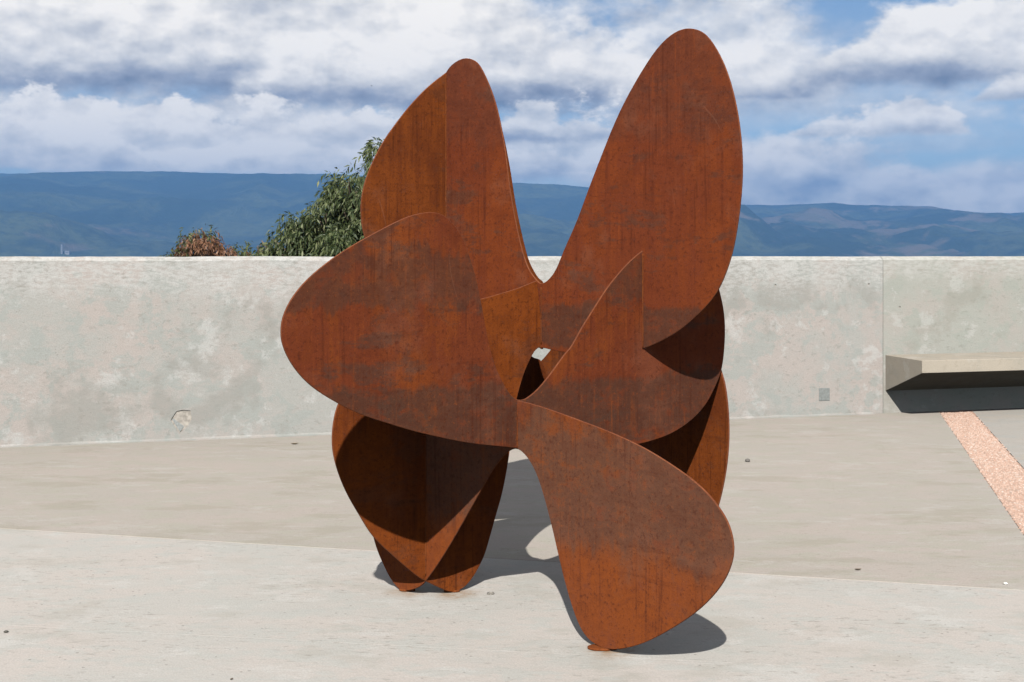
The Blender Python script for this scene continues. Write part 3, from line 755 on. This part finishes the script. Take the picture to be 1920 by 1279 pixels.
    'K2': ((0.5706, 5.5896), (0.75208, -0.65907), [(-0.6092,1.3815),(-0.6250,1.3964),(-0.6406,1.4140),(-0.6544,1.4337),(-0.6667,1.4561),(-0.6787,1.4827),(-0.6909,1.5139),(-0.7030,1.5489),(-0.7145,1.5859),(-0.7253,1.6238),(-0.7354,1.6629),(-0.7453,1.7038),(-0.7551,1.7468),(-0.7647,1.7920),(-0.7738,1.8401),(-0.7822,1.8909),(-0.7900,1.9412),(-0.7975,1.9860),(-0.8049,2.0227),(-0.8123,2.0539),(-0.8203,2.0849),(-0.8291,2.1186),(-0.8388,2.1542),(-0.8495,2.1891),(-0.8611,2.2220),(-0.8736,2.2531),(-0.8873,2.2831),(-0.9019,2.3121),(-0.9169,2.3397),(-0.9316,2.3646),(-0.9453,2.3863),(-0.9583,2.4047),(-0.9709,2.4196),(-0.9836,2.4313),(-0.9965,2.4402),(-1.0103,2.4472),(-1.0251,2.4528),(-1.0407,2.4570),(-1.0568,2.4594),(-1.0729,2.4597),(-1.0891,2.4581),(-1.1052,2.4549),(-1.1212,2.4501),(-1.1369,2.4439),(-1.1518,2.4366),(-1.1658,2.4281),(-1.1806,2.4160),(-1.1986,2.3966),(-1.2213,2.3675),(-1.2475,2.3286),(-1.2746,2.2803),(-1.3010,2.2230),(-1.3264,2.1579),(-1.3503,2.0866),(-1.3725,2.0106),(-1.3914,1.9302),(-1.4052,1.8454),(-1.4125,1.7570),(-1.4124,1.6668),(-1.4041,1.5777),(-1.3872,1.4919),(-1.3616,1.4111),(-1.3273,1.3375),(-1.2845,1.2724),(-1.2348,1.2155),(-1.1801,1.1653),(-1.1219,1.1215),(-1.0618,1.0850),(-1.0013,1.0579),(-0.9417,1.0411),(-0.8836,1.0334),(-0.8273,1.0327),(-0.7735,1.0376),(-0.7233,1.0455),(-0.6787,1.0530),(-0.6406,1.0580),(-0.6090,1.0605),(-0.5837,1.0614),(-0.5643,1.0608),(-0.5474,1.0592),(-0.5283,1.0567),(-0.5039,1.0536),(-0.4729,1.0502),(-0.4340,1.0469),(-0.3867,1.0440),(-0.3339,1.0420),(-0.2801,1.0418),(-0.2281,1.0438),(-0.1783,1.0480),(-0.1308,1.0541),(-0.0857,1.0620),(-0.0436,1.0714),(-0.0054,1.0819),(0.0287,1.0931),(0.0601,1.1054),(0.0915,1.1192),(0.1241,1.1348),(0.1572,1.1520),(0.1890,1.1706),(0.2186,1.1904),(0.2460,1.2109),(0.2718,1.2313),(0.2961,1.2512),(0.3189,1.2711),(0.3402,1.2915),(0.3599,1.3131),(0.3781,1.3368),(0.3955,1.3641),(0.4120,1.3955),(0.4272,1.4294),(0.4404,1.4629),(0.4510,1.4944),(0.4597,1.5252),(0.4673,1.5576),(0.4745,1.5929),(0.4812,1.6305),(0.4872,1.6686),(0.4923,1.7065),(0.4965,1.7440),(0.4996,1.7813),(0.5015,1.8187),(0.5020,1.8565),(0.5011,1.8956),(0.4987,1.9364),(0.4948,1.9780),(0.4895,2.0191),(0.4831,2.0587),(0.4755,2.0970),(0.4667,2.1343),(0.4567,2.1708),(0.4458,2.2058),(0.4341,2.2386),(0.4220,2.2686),(0.4090,2.2968),(0.3943,2.3244),(0.3776,2.3520),(0.3597,2.3784),(0.3419,2.4009),(0.3252,2.4180),(0.3092,2.4305),(0.2934,2.4396),(0.2774,2.4463),(0.2616,2.4509),(0.2464,2.4538),(0.2322,2.4554),(0.2181,2.4554),(0.2031,2.4538),(0.1863,2.4504),(0.1676,2.4444),(0.1470,2.4352),(0.1245,2.4221),(0.1007,2.4052),(0.0762,2.3844),(0.0518,2.3599),(0.0274,2.3324),(0.0030,2.3030),(-0.0213,2.2724),(-0.0456,2.2404),(-0.0700,2.2066),(-0.0946,2.1707),(-0.1195,2.1321),(-0.1446,2.0898),(-0.1701,2.0433),(-0.1958,1.9935),(-0.2219,1.9419),(-0.2482,1.8893),(-0.2742,1.8370),(-0.2986,1.7866),(-0.3208,1.7390),(-0.3421,1.6934),(-0.3649,1.6478),(-0.3902,1.6013),(-0.4162,1.5560),(-0.4391,1.5153),(-0.4571,1.4812),(-0.4713,1.4534),(-0.4845,1.4306),(-0.4981,1.4118),(-0.5117,1.3969),(-0.5239,1.3855),(-0.5342,1.3773),(-0.5429,1.3716),(-0.5509,1.3675),(-0.5587,1.3644),(-0.5661,1.3622),(-0.5729,1.3612),(-0.5792,1.3616),(-0.5861,1.3643),(-0.5957,1.3706)]),
    'J3': ((-0.3284, 6.3775), (0.81129, 0.58465), [(0.0006,2.4029),(-0.0248,2.3850),(-0.0493,2.3675),(-0.0730,2.3498),(-0.0959,2.3317),(-0.1188,2.3125),(-0.1428,2.2910),(-0.1683,2.2667),(-0.1944,2.2405),(-0.2197,2.2137),(-0.2433,2.1873),(-0.2656,2.1611),(-0.2876,2.1346),(-0.3096,2.1076),(-0.3313,2.0803),(-0.3515,2.0530),(-0.3698,2.0258),(-0.3867,1.9983),(-0.4028,1.9699),(-0.4187,1.9402),(-0.4337,1.9101),(-0.4468,1.8808),(-0.4575,1.8532),(-0.4660,1.8269),(-0.4728,1.8011),(-0.4780,1.7752),(-0.4817,1.7493),(-0.4837,1.7232),(-0.4837,1.6970),(-0.4822,1.6713),(-0.4795,1.6477),(-0.4758,1.6266),(-0.4705,1.6055),(-0.4629,1.5801),(-0.4523,1.5481),(-0.4385,1.5101),(-0.4211,1.4684),(-0.4000,1.4238),(-0.3757,1.3765),(-0.3490,1.3260),(-0.3207,1.2723),(-0.2909,1.2158),(-0.2599,1.1571),(-0.2279,1.0966),(-0.1944,1.0342),(-0.1587,0.9687),(-0.1204,0.9005),(-0.0789,0.8334),(-0.0336,0.7738),(0.0159,0.7257),(0.0688,0.6884),(0.1235,0.6596),(0.1789,0.6381),(0.2332,0.6241),(0.2837,0.6183),(0.3288,0.6207),(0.3681,0.6302),(0.4018,0.6446),(0.4298,0.6622),(0.4526,0.6814),(0.4705,0.6995),(0.4842,0.7151),(0.4965,0.7284),(0.5121,0.7405),(0.5334,0.7521),(0.5581,0.7635),(0.5814,0.7752),(0.6003,0.7875),(0.6145,0.8008),(0.6237,0.8156),(0.6280,0.8322),(0.6283,0.8498),(0.6257,0.8668),(0.6213,0.8826),(0.6155,0.8971),(0.6086,0.9107),(0.6011,0.9235),(0.5928,0.9349),(0.5837,0.9434),(0.5738,0.9484),(0.5635,0.9511),(0.5533,0.9535),(0.5437,0.9569),(0.5343,0.9621),(0.5242,0.9696),(0.5132,0.9800),(0.5018,0.9936),(0.4908,1.0105),(0.4809,1.0309),(0.4731,1.0542),(0.4687,1.0793),(0.4687,1.1056),(0.4734,1.1334),(0.4830,1.1629),(0.4975,1.1943),(0.5156,1.2258),(0.5354,1.2547),(0.5551,1.2792),(0.5735,1.2995),(0.5887,1.3161),(0.5993,1.3292),(0.6051,1.3395),(0.6059,1.3478),(0.6016,1.3545),(0.5938,1.3602),(0.5854,1.3654),(0.5777,1.3707),(0.5700,1.3777),(0.5600,1.3892),(0.5470,1.4065),(0.5323,1.4284),(0.5184,1.4524),(0.5068,1.4775),(0.4965,1.5049),(0.4860,1.5375),(0.4742,1.5766),(0.4618,1.6202),(0.4497,1.6652),(0.4385,1.7094),(0.4283,1.7525),(0.4192,1.7945),(0.4112,1.8354),(0.4038,1.8758),(0.3961,1.9166),(0.3874,1.9584),(0.3777,2.0010),(0.3673,2.0440),(0.3560,2.0872),(0.3435,2.1305),(0.3294,2.1736),(0.3132,2.2164),(0.2956,2.2578),(0.2773,2.2962),(0.2589,2.3306),(0.2400,2.3610),(0.2204,2.3873),(0.1997,2.4096),(0.1779,2.4276),(0.1551,2.4410),(0.1313,2.4496),(0.1066,2.4525),(0.0808,2.4486),(0.0541,2.4374),(0.0271,2.4211)]),
    'K3': ((0.9389, 5.9300), (0.54464, -0.83867), [(0.0318,0.9898),(0.0135,1.0247),(-0.0112,1.0610),(-0.0436,1.0963),(-0.0846,1.1299),(-0.1352,1.1617),(-0.1962,1.1911),(-0.2674,1.2168),(-0.3480,1.2365),(-0.4375,1.2485),(-0.5344,1.2523),(-0.6361,1.2477),(-0.7405,1.2342),(-0.8455,1.2122),(-0.9479,1.1823),(-1.0450,1.1453),(-1.1333,1.1038),(-1.2077,1.0622),(-1.2651,1.0236),(-1.3089,0.9889),(-1.3457,0.9586),(-1.3797,0.9330),(-1.4105,0.9121),(-1.4359,0.8957),(-1.4554,0.8835),(-1.4723,0.8739),(-1.4920,0.8645),(-1.5179,0.8541),(-1.5500,0.8443),(-1.5872,0.8383),(-1.6291,0.8381),(-1.6754,0.8423),(-1.7261,0.8490),(-1.7810,0.8563),(-1.8381,0.8620),(-1.8947,0.8627),(-1.9485,0.8562),(-1.9984,0.8421),(-2.0434,0.8207),(-2.0817,0.7922),(-2.1063,0.7583),(-2.1062,0.7215),(-2.0757,0.6842),(-2.0207,0.6512),(-1.9519,0.6290),(-1.8764,0.6211),(-1.8002,0.6247),(-1.7307,0.6345),(-1.6721,0.6474),(-1.6236,0.6621),(-1.5830,0.6777),(-1.5486,0.6932),(-1.5185,0.7079),(-1.4899,0.7210),(-1.4607,0.7321),(-1.4297,0.7409),(-1.3958,0.7479),(-1.3579,0.7526),(-1.3144,0.7529),(-1.2633,0.7456),(-1.2036,0.7284),(-1.1383,0.7009),(-1.0716,0.6623),(-1.0064,0.6127),(-0.9435,0.5551),(-0.8836,0.4944),(-0.8273,0.4333),(-0.7747,0.3713),(-0.7258,0.3061),(-0.6803,0.2373),(-0.6362,0.1692),(-0.5902,0.1087),(-0.5406,0.0600),(-0.4875,0.0243),(-0.4317,0.0022),(-0.3738,-0.0060),(-0.3152,-0.0011),(-0.2577,0.0156),(-0.2028,0.0426),(-0.1521,0.0777),(-0.1083,0.1172),(-0.0725,0.1590),(-0.0437,0.2013),(-0.0200,0.2417),(0.0000,0.2790),(0.0171,0.3145),(0.0323,0.3507),(0.0460,0.3890),(0.0584,0.4286),(0.0692,0.4679),(0.0781,0.5060),(0.0854,0.5435),(0.0911,0.5815),(0.0952,0.6206),(0.0976,0.6607),(0.0981,0.7011),(0.0965,0.7414),(0.0932,0.7806),(0.0885,0.8172),(0.0830,0.8502),(0.0768,0.8791),(0.0703,0.9029),(0.0635,0.9217),(0.0557,0.9390),(0.0455,0.9606)]),
}

T = .009
sc_root = empty('steel_sculpture', (0.0, 5.4, 0))
tag(sc_root, 'tall abstract sculpture of interlocking leaf shaped rusted steel plates standing on the terrace', 'sculpture')
LBL = {'J1': 'broad front left leaf joined to the right hand wing by a U notch', 'K1': 'front right leaf leg reaching back to the left rear foot',
       'J2': 'orange left rear leg plate with curved sides', 'K2': 'two tall upright wings with a notch between them',
       'J3': 'orange back wing folding away at the upper left', 'K3': 'low arched plate at the back right'}
for key in ('J1', 'K1', 'J2', 'K2', 'J3', 'K3'):
    P, D, pts = PLATES[key]
    bm = prism(pts, -T / 2, T / 2, 'y')
    bmesh.ops.recalc_face_normals(bm, faces=bm.faces)
    for f in bm.faces:
        f.material_index = 1 if len(f.verts) == 4 else 0
    me = bpy.data.meshes.new('plate')
    bm.to_mesh(me)
    bm.free()
    o = bpy.data.objects.new('plate', me)
    COL.objects.link(o)
    me.materials.append(M[key])
    me.materials.append(M['edge'])
    o.parent = sc_root
    o.location = (P[0], P[1] - 5.4, .006)
    o.rotation_euler = (0, 0, math.atan2(D[1], D[0]))
    o['label'] = LBL[key]
    bevel(o, .0018, 1, 50)
rng = random.Random(3)
for (x, y, z1, z2) in ((.0216, 5.194, .715, .895), (.1356, 5.971, 1.085, 1.350), (.5706, 5.5896, 1.092, 1.505), (-.3284, 6.3775, 1.15, 2.395), (-.3769, 5.6015, .10, .84)):
    bm = bmesh.new()
    n = int((z2 - z1) / .012)
    tube(bm, [(x + rng.uniform(-.0008, .0008), y - 5.4 - .0085 + rng.uniform(-.0006, .0006), z1 + (z2 - z1) * k / n) for k in range(n + 1)], [.0030 + rng.uniform(-.0007, .0007) for k in range(n + 1)], 6)
    from_bm('weld_seam', bm, M['weld'], sc_root, True)
for (x, y, rx, ry) in ((.345, 4.873, .058, .034), (-.468, 5.715, .036, .02), (-.268, 5.70, .036, .02), (.795, 6.16, .07, .05)):
    bm = prism([(rx * math.cos(k * math.tau / 28), ry * math.sin(k * math.tau / 28)) for k in range(28)], 0, .009, 'z')
    o = from_bm('foot_plate', bm, M['foot'], sc_root)
    o.location = (x, y - 5.4, .001)
    bevel(o, .002)


# ---------------------------------------------------------------- trees beyond the wall
M['bark'] = plain('grey_brown_bark', (.12, .09, .065), .95, .35, 14)
M['leaf'] = leaf_mat('pepper_leaf', (.036, .056, .020), (.105, .130, .050), (.21, .225, .115))
M['leaf2'] = leaf_mat('shrub_leaf', (.045, .062, .022), (.115, .135, .045), (.20, .19, .09))
M['dry'] = leaf_mat('dry_red_leaf', (.13, .062, .035), (.25, .125, .07), (.32, .20, .12))


def droop_crown(rng, lobes, n, leaf, strand, cloud=.55):
    """strands of narrow leaflets that hang from points near the surface of overlapping lobes"""
    v, f = [], []
    tot = sum(l[3] ** 2 for l in lobes)
    for lx, ly, lz, lr in lobes:
        cnt = int(n * lr * lr / tot)
        clumps = []
        for _ in range(max(4, cnt // 14)):
            d = Vector((rng.gauss(0, 1), rng.gauss(0, 1), rng.gauss(.25, .9))).normalized()
            clumps.append((Vector((lx, ly, lz)) + d * lr * rng.uniform(.40, 1.0), d))
        for _ in range(cnt):
            c, d = rng.choice(clumps)
            p = c + Vector((rng.gauss(0, .075), rng.gauss(0, .075), rng.gauss(0, .06)))
            L = strand * rng.uniform(.5, 1.15)
            out = Vector((d.x + rng.gauss(0, .4), d.y + rng.gauss(0, .4), .35 + rng.gauss(0, .25))).normalized()
            m = max(6, int(L / (leaf * .30)))
            vel = out * .9
            for k in range(m):
                vel = (vel + Vector((0, 0, -2.6 / m))).normalized()
                p = p + vel * (L / m)
                side = vel.cross(Vector((rng.gauss(0, 1), rng.gauss(0, 1), rng.gauss(0, .3)))).normalized()
                dr = (vel * .75 + side * rng.choice((-1, 1)) * .75 + Vector((0, 0, -.45))).normalized()
                ll = leaf * rng.uniform(.65, 1.2)
                w = dr.cross(Vector((rng.gauss(0, 1), rng.gauss(0, 1), rng.gauss(0, 1)))).normalized() * ll * .135
                b0 = len(v)
                v.extend([p, p + dr * ll * .45 + w, p + dr * ll + Vector((0, 0, -.12 * ll)), p + dr * ll * .45 - w])
                f.append((b0, b0 + 1, b0 + 2, b0 + 3))
    return v, f


def crown_mesh(name, data, mat, parent):
    me = bpy.data.meshes.new(name)
    me.from_pydata([tuple(x) for x in data[0]], [], data[1])
    return link(name, me, mat, parent)


def tree(name, label, cat, base, lobes, n, leaf, strand, mats, seed, group=None, trunk_r=.16):
    rng = random.Random(seed)
    gz = ground_z(base[0], base[1]) - .15
    root = empty(name, (base[0], base[1], gz))
    tag(root, label, cat, group)
    rel = [(lx - base[0], ly - base[1], lz - gz, lr) for lx, ly, lz, lr in lobes]
    fork = Vector((rng.uniform(-.1, .1), rng.uniform(-.1, .1), min(l[2] for l in rel) * .62))
    bm = bmesh.new()
    pts = [Vector((0, 0, 0)).lerp(fork, k / 6) + Vector((.06 * math.sin(k * 1.7), .05 * math.cos(k * 1.1), 0)) for k in range(7)]
    tube(bm, pts, [trunk_r * (1.25 - .08 * k) for k in range(7)], 9)
    from_bm('trunk', bm, M['bark'], root, True)
    for lx, ly, lz, lr in rel:
        bm = bmesh.new()
        e = Vector((lx, ly, lz + lr * .35))
        s = pts[-1]
        mid = s.lerp(e, .5) + Vector((0, 0, .12 * (e - s).length))
        pp = [s, s.lerp(mid, .5) + Vector((0, 0, .05)), mid, mid.lerp(e, .5), e]
        tube(bm, pp, [trunk_r * .5 * q for q in (1, .8, .6, .4, .15)], 6)
        for _ in range(5):
            d = Vector((rng.gauss(0, 1), rng.gauss(0, 1), rng.gauss(.2, .6))).normalized()
            tube(bm, [mid.lerp(e, .4), e - Vector((0, 0, lr * .3)) + d * lr * .5, e + d * lr * .85 - Vector((0, 0, lr * .3))], [trunk_r * .2, trunk_r * .12, trunk_r * .04], 5)
        from_bm('limb', bm, M['bark'], root, True)
    for (mat, part, sel) in mats:
        use = [rel[k] for k in sel]
        share = sum(l[3] ** 2 for l in use) / sum(l[3] ** 2 for l in rel)
        crown_mesh(part, droop_crown(rng, use, int(n * share), leaf, strand), mat, root)
    return root


def P_(px, py, Y):
    return ((px - 960) / 2400 * Y, Y, 1.5 - (py - 478) / 2400 * Y)


main_lobes = []
for (px, py, dy, r) in ((735, 320, 0, .52), (690, 350, .2, .50), (655, 365, -.2, .46), (640, 420, .1, .55), (700, 430, -.3, .7), (600, 435, -.1, .52), (575, 465, .2, .5), (640, 490, -.2, .65),
                        (545, 478, .1, .45), (510, 482, -.1, .36), (485, 490, .1, .33), (780, 400, .2, .7), (820, 480, 0, .7), (760, 520, .1, .9), (530, 530, 0, .5)):
    x, y, z = P_(px, py, 20 + dy)
    main_lobes.append((x, y, z, r))
tree('pepper_tree', 'large drooping green pepper tree behind the wall and the left of the sculpture', 'tree', (-2.1, 20.3), main_lobes, 5200, .105, .34, [(M['leaf'], 'crown', range(len(main_lobes)))], 11)
sl = []
for (px, py, dy, r) in ((338, 476, 0, .16), (350, 460, .1, .17), (370, 447, 0, .17), (378, 462, -.1, .22), (390, 470, 0, .17), (398, 480, .1, .16), (415, 470, .1, .09), (424, 476, 0, .08), (350, 500, 0, .3), (390, 505, 0, .3)):
    x, y, z = P_(px, py, 18 + dy)
    sl.append((x, y, z, r))
tree('shrub', 'small bush with reddish brown dry leaves showing just above the wall', 'shrub', (-4.45, 18.1), sl, 760, .075, .20, [(M['leaf2'], 'crown', (0, 1, 2, 8)), (M['dry'], 'dry_foliage', (3, 4, 5, 6, 7, 9))], 5, trunk_r=.06)
sl = []
for (px, py, dy, r) in ((440, 478, 0, .10), (452, 476, 0, .07), (462, 481, .1, .09), (446, 495, 0, .18)):
    x, y, z = P_(px, py, 19 + dy)
    sl.append((x, y, z, r))
tree('sapling', 'thin green sapling tip between the reddish bush and the pepper tree', 'tree', (-4.05, 19.1), sl, 130, .08, .2, [(M['leaf2'], 'crown', range(4))], 9, trunk_r=.03)

# ---------------------------------------------------------------- far white buildings on the left slope
M['white'] = plain('white_render', (.24, .25, .26), .8, .06, .2)
M['dark'] = plain('dark_window', (.06, .07, .08), .3, .1, 1)


def on_slope(px, py):
    k = (px - 960) / 2400
    for i in range(90, NR):
        y = rr[i] * math.cos(math.atan(k))
        x = k * y
        if ground_z(x, y) > 1.5 - (py - 478) / 2400 * y:
            return x, y, ground_z(x, y)
    y = 6500
    return k * y, y, ground_z(k * y, y)


for (px, py, w, h, lab) in ((116, 478, 7, 40, 'tall white tower far off above the left part of the wall'), (127, 479, 20, 13, 'low white block far off just right of the white tower')):
    x, y, z = on_slope(px, py)
    bd = empty('far_building', (x, y, z - 4))
    tag(bd, lab, 'building')
    from_bm('wall', prism([(-w / 2, -w / 2), (w / 2, -w / 2), (w / 2, w / 2), (-w / 2, w / 2)], 0, h + 4, 'z'), M['white'], bd)
    from_bm('roof', prism([(-w / 2 - .6, -w / 2 - .6), (w / 2 + .6, -w / 2 - .6), (w / 2 + .6, w / 2 + .6), (-w / 2 - .6, w / 2 + .6)], h + 4, h + 5.2, 'z'), M['white'], bd)
    for k in range(int(h // 9)):
        o = from_bm('window', prism([(-w * .3, 0), (w * .3, 0), (w * .3, 3), (-w * .3, 3)], -w / 2 - .15, -w / 2 + .2, 'y'), M['dark'], bd)
        o.location = (0, 0, 9 + k * 8)

# ---------------------------------------------------------------- small things on the floor, a bird
def stone(name, label, cat, loc, size, col, seed, flat=.6):
    rng = random.Random(seed)
    bm = bmesh.new()
    bmesh.ops.create_icosphere(bm, subdivisions=2, radius=1)
    for v_ in bm.verts:
        k = 1 + .35 * noise.noise(v_.co * 1.3 + Vector((seed, 0, 0)))
        v_.co = Vector((v_.co.x * size * k, v_.co.y * size * .8 * k, v_.co.z * size * flat * k))
    lo = min(v_.co.z for v_ in bm.verts)
    for v_ in bm.verts:
        v_.co.z -= lo + size * .05
    o = from_bm(name, bm, plain('stone_%d' % seed, col, .85, .3, 90), None)
    o.location = loc
    o.rotation_euler = (0, 0, rng.uniform(0, 6))
    return tag(o, label, cat)


stone('stone', 'small grey stone lying on the floor right of the sculpture', 'stone', (1.709, 9.28, 0), .021, (.13, .12, .11), 1)
stone('pebble', 'tiny white pebble on the floor joint at the right edge', 'pebble', (2.245, 5.825, 0), .010, (.75, .73, .69), 2)
stone('pebble', 'dark pebble on the near floor at the left edge', 'pebble', (-2.01, 5.085, 0), .011, (.10, .095, .08), 3, .4)
# bottle cap ring
bm = bmesh.new()
n = 24
rings = []
for (r_, z_) in ((.0165, 0), (.0165, .006), (.0135, .006), (.0130, .002)):
    rings.append([bm.verts.new((r_ * math.cos(k * math.tau / n), r_ * math.sin(k * math.tau / n), z_)) for k in range(n)])
for a, bb in zip(rings, rings[1:]):
    for k in range(n):
        bm.faces.new((a[k], a[(k + 1) % n], bb[(k + 1) % n], bb[k]))
bm.faces.new(rings[-1])
bm.faces.new(rings[0][::-1])
cap = from_bm('bottle_cap', bm, plain('old_metal_cap', (.30, .28, .25), .5, .3, 120, .4))
cap.location = (-.0945, 5.66, .0005)
tag(cap, 'small round metal cap on the floor beside the left rear foot of the sculpture', 'cap')


def curl_leaf(label, loc, L, rz, col):
    bm = bmesh.new()
    rows = []
    for k in range(7):
        q = k / 6
        w = L * .2 * math.sin(math.pi * min(.97, q * .94 + .05)) + .0006
        x = (q - .5) * L
        z = .002 + .25 * L * (q - .5) ** 2 * 2.2
        rows.append([bm.verts.new((x, -w, z + w * .7)), bm.verts.new((x, 0, z)), bm.verts.new((x, w, z + w * .7))])
    for a, bb in zip(rows, rows[1:]):
        for k in range(2):
            bm.faces.new((a[k], a[k + 1], bb[k + 1], bb[k]))
    o = from_bm('dry_leaf', bm, plain('dry_leaf_' + str(int(L * 1000)) + str(int(rz * 10)), col, .8, .3, 60), None)
    md = o.modifiers.new('thick', 'SOLIDIFY')
    md.thickness = .0012
    o.location = loc
    o.rotation_euler = (0, 0, rz)
    return tag(o, label, 'leaf', None)


curl_leaf('curled dark dry leaf beside the floor joint on the right', (1.645, 6.085, 0), .034, .2, (.13, .10, .07))
curl_leaf('thin dry leaf at the foot of the wall left of the sculpture', (-1.72, 10.13, 0), .06, .28, (.24, .19, .13))
curl_leaf('small dry leaf at the bottom edge of the picture left of centre', (-.99, 4.52, 0), .014, 1.2, (.12, .09, .06))
# bird, far up
bm = bmesh.new()
for s_ in (-1, 1):
    ws = [(0, .09, 0), (0, -.07, 0), (s_ * .22, -.02, .09), (s_ * .25, .08, .09), (s_ * .52, -.06, .03)]
    vs_ = [bm.verts.new(p) for p in ws]
    bm.faces.new((vs_[0], vs_[1], vs_[2], vs_[3]))
    bm.faces.new((vs_[3], vs_[2], vs_[4]))
tube(bm, [(0, -.30, 0), (0, -.15, 0), (0, .08, 0), (0, .2, .01), (0, .27, .01)], [.02, .045, .06, .04, .01], 8)
bird = from_bm('bird', bm, plain('bird_dark', (.05, .05, .05), .7))
md = bird.modifiers.new('thick', 'SOLIDIFY')
md.thickness = .01
bird.location = P_(697, 161, 330)
bird.rotation_euler = (R(10), R(14), R(50))
tag(bird, 'tiny dark bird flying in front of the clouds left of the sculpture', 'bird')

# ---------------------------------------------------------------- the air between here and the mountains
hm = bpy.data.materials.new('haze')
hm.use_nodes = True
t = NT(hm.node_tree)
t.n.clear()
vo = t.new('ShaderNodeVolumePrincipled')
vo.inputs['Color'].default_value = (.165, .385, .80, 1)
vo.inputs['Density'].default_value = 1.15e-4
vo.inputs['Anisotropy'].default_value = 0
ho = t.new('ShaderNodeOutputMaterial')
t.l.new(vo.outputs[0], ho.inputs['Volume'])
zlo = float(HT.min()) - 1.0
zhi = float(HT.max()) + 25
haze = from_bm('haze', prism([(-9500, -60), (9500, -60), (9500, 12200), (-9500, 12200)], zlo, zhi, 'z'), hm)
tag(haze, kind='stuff')
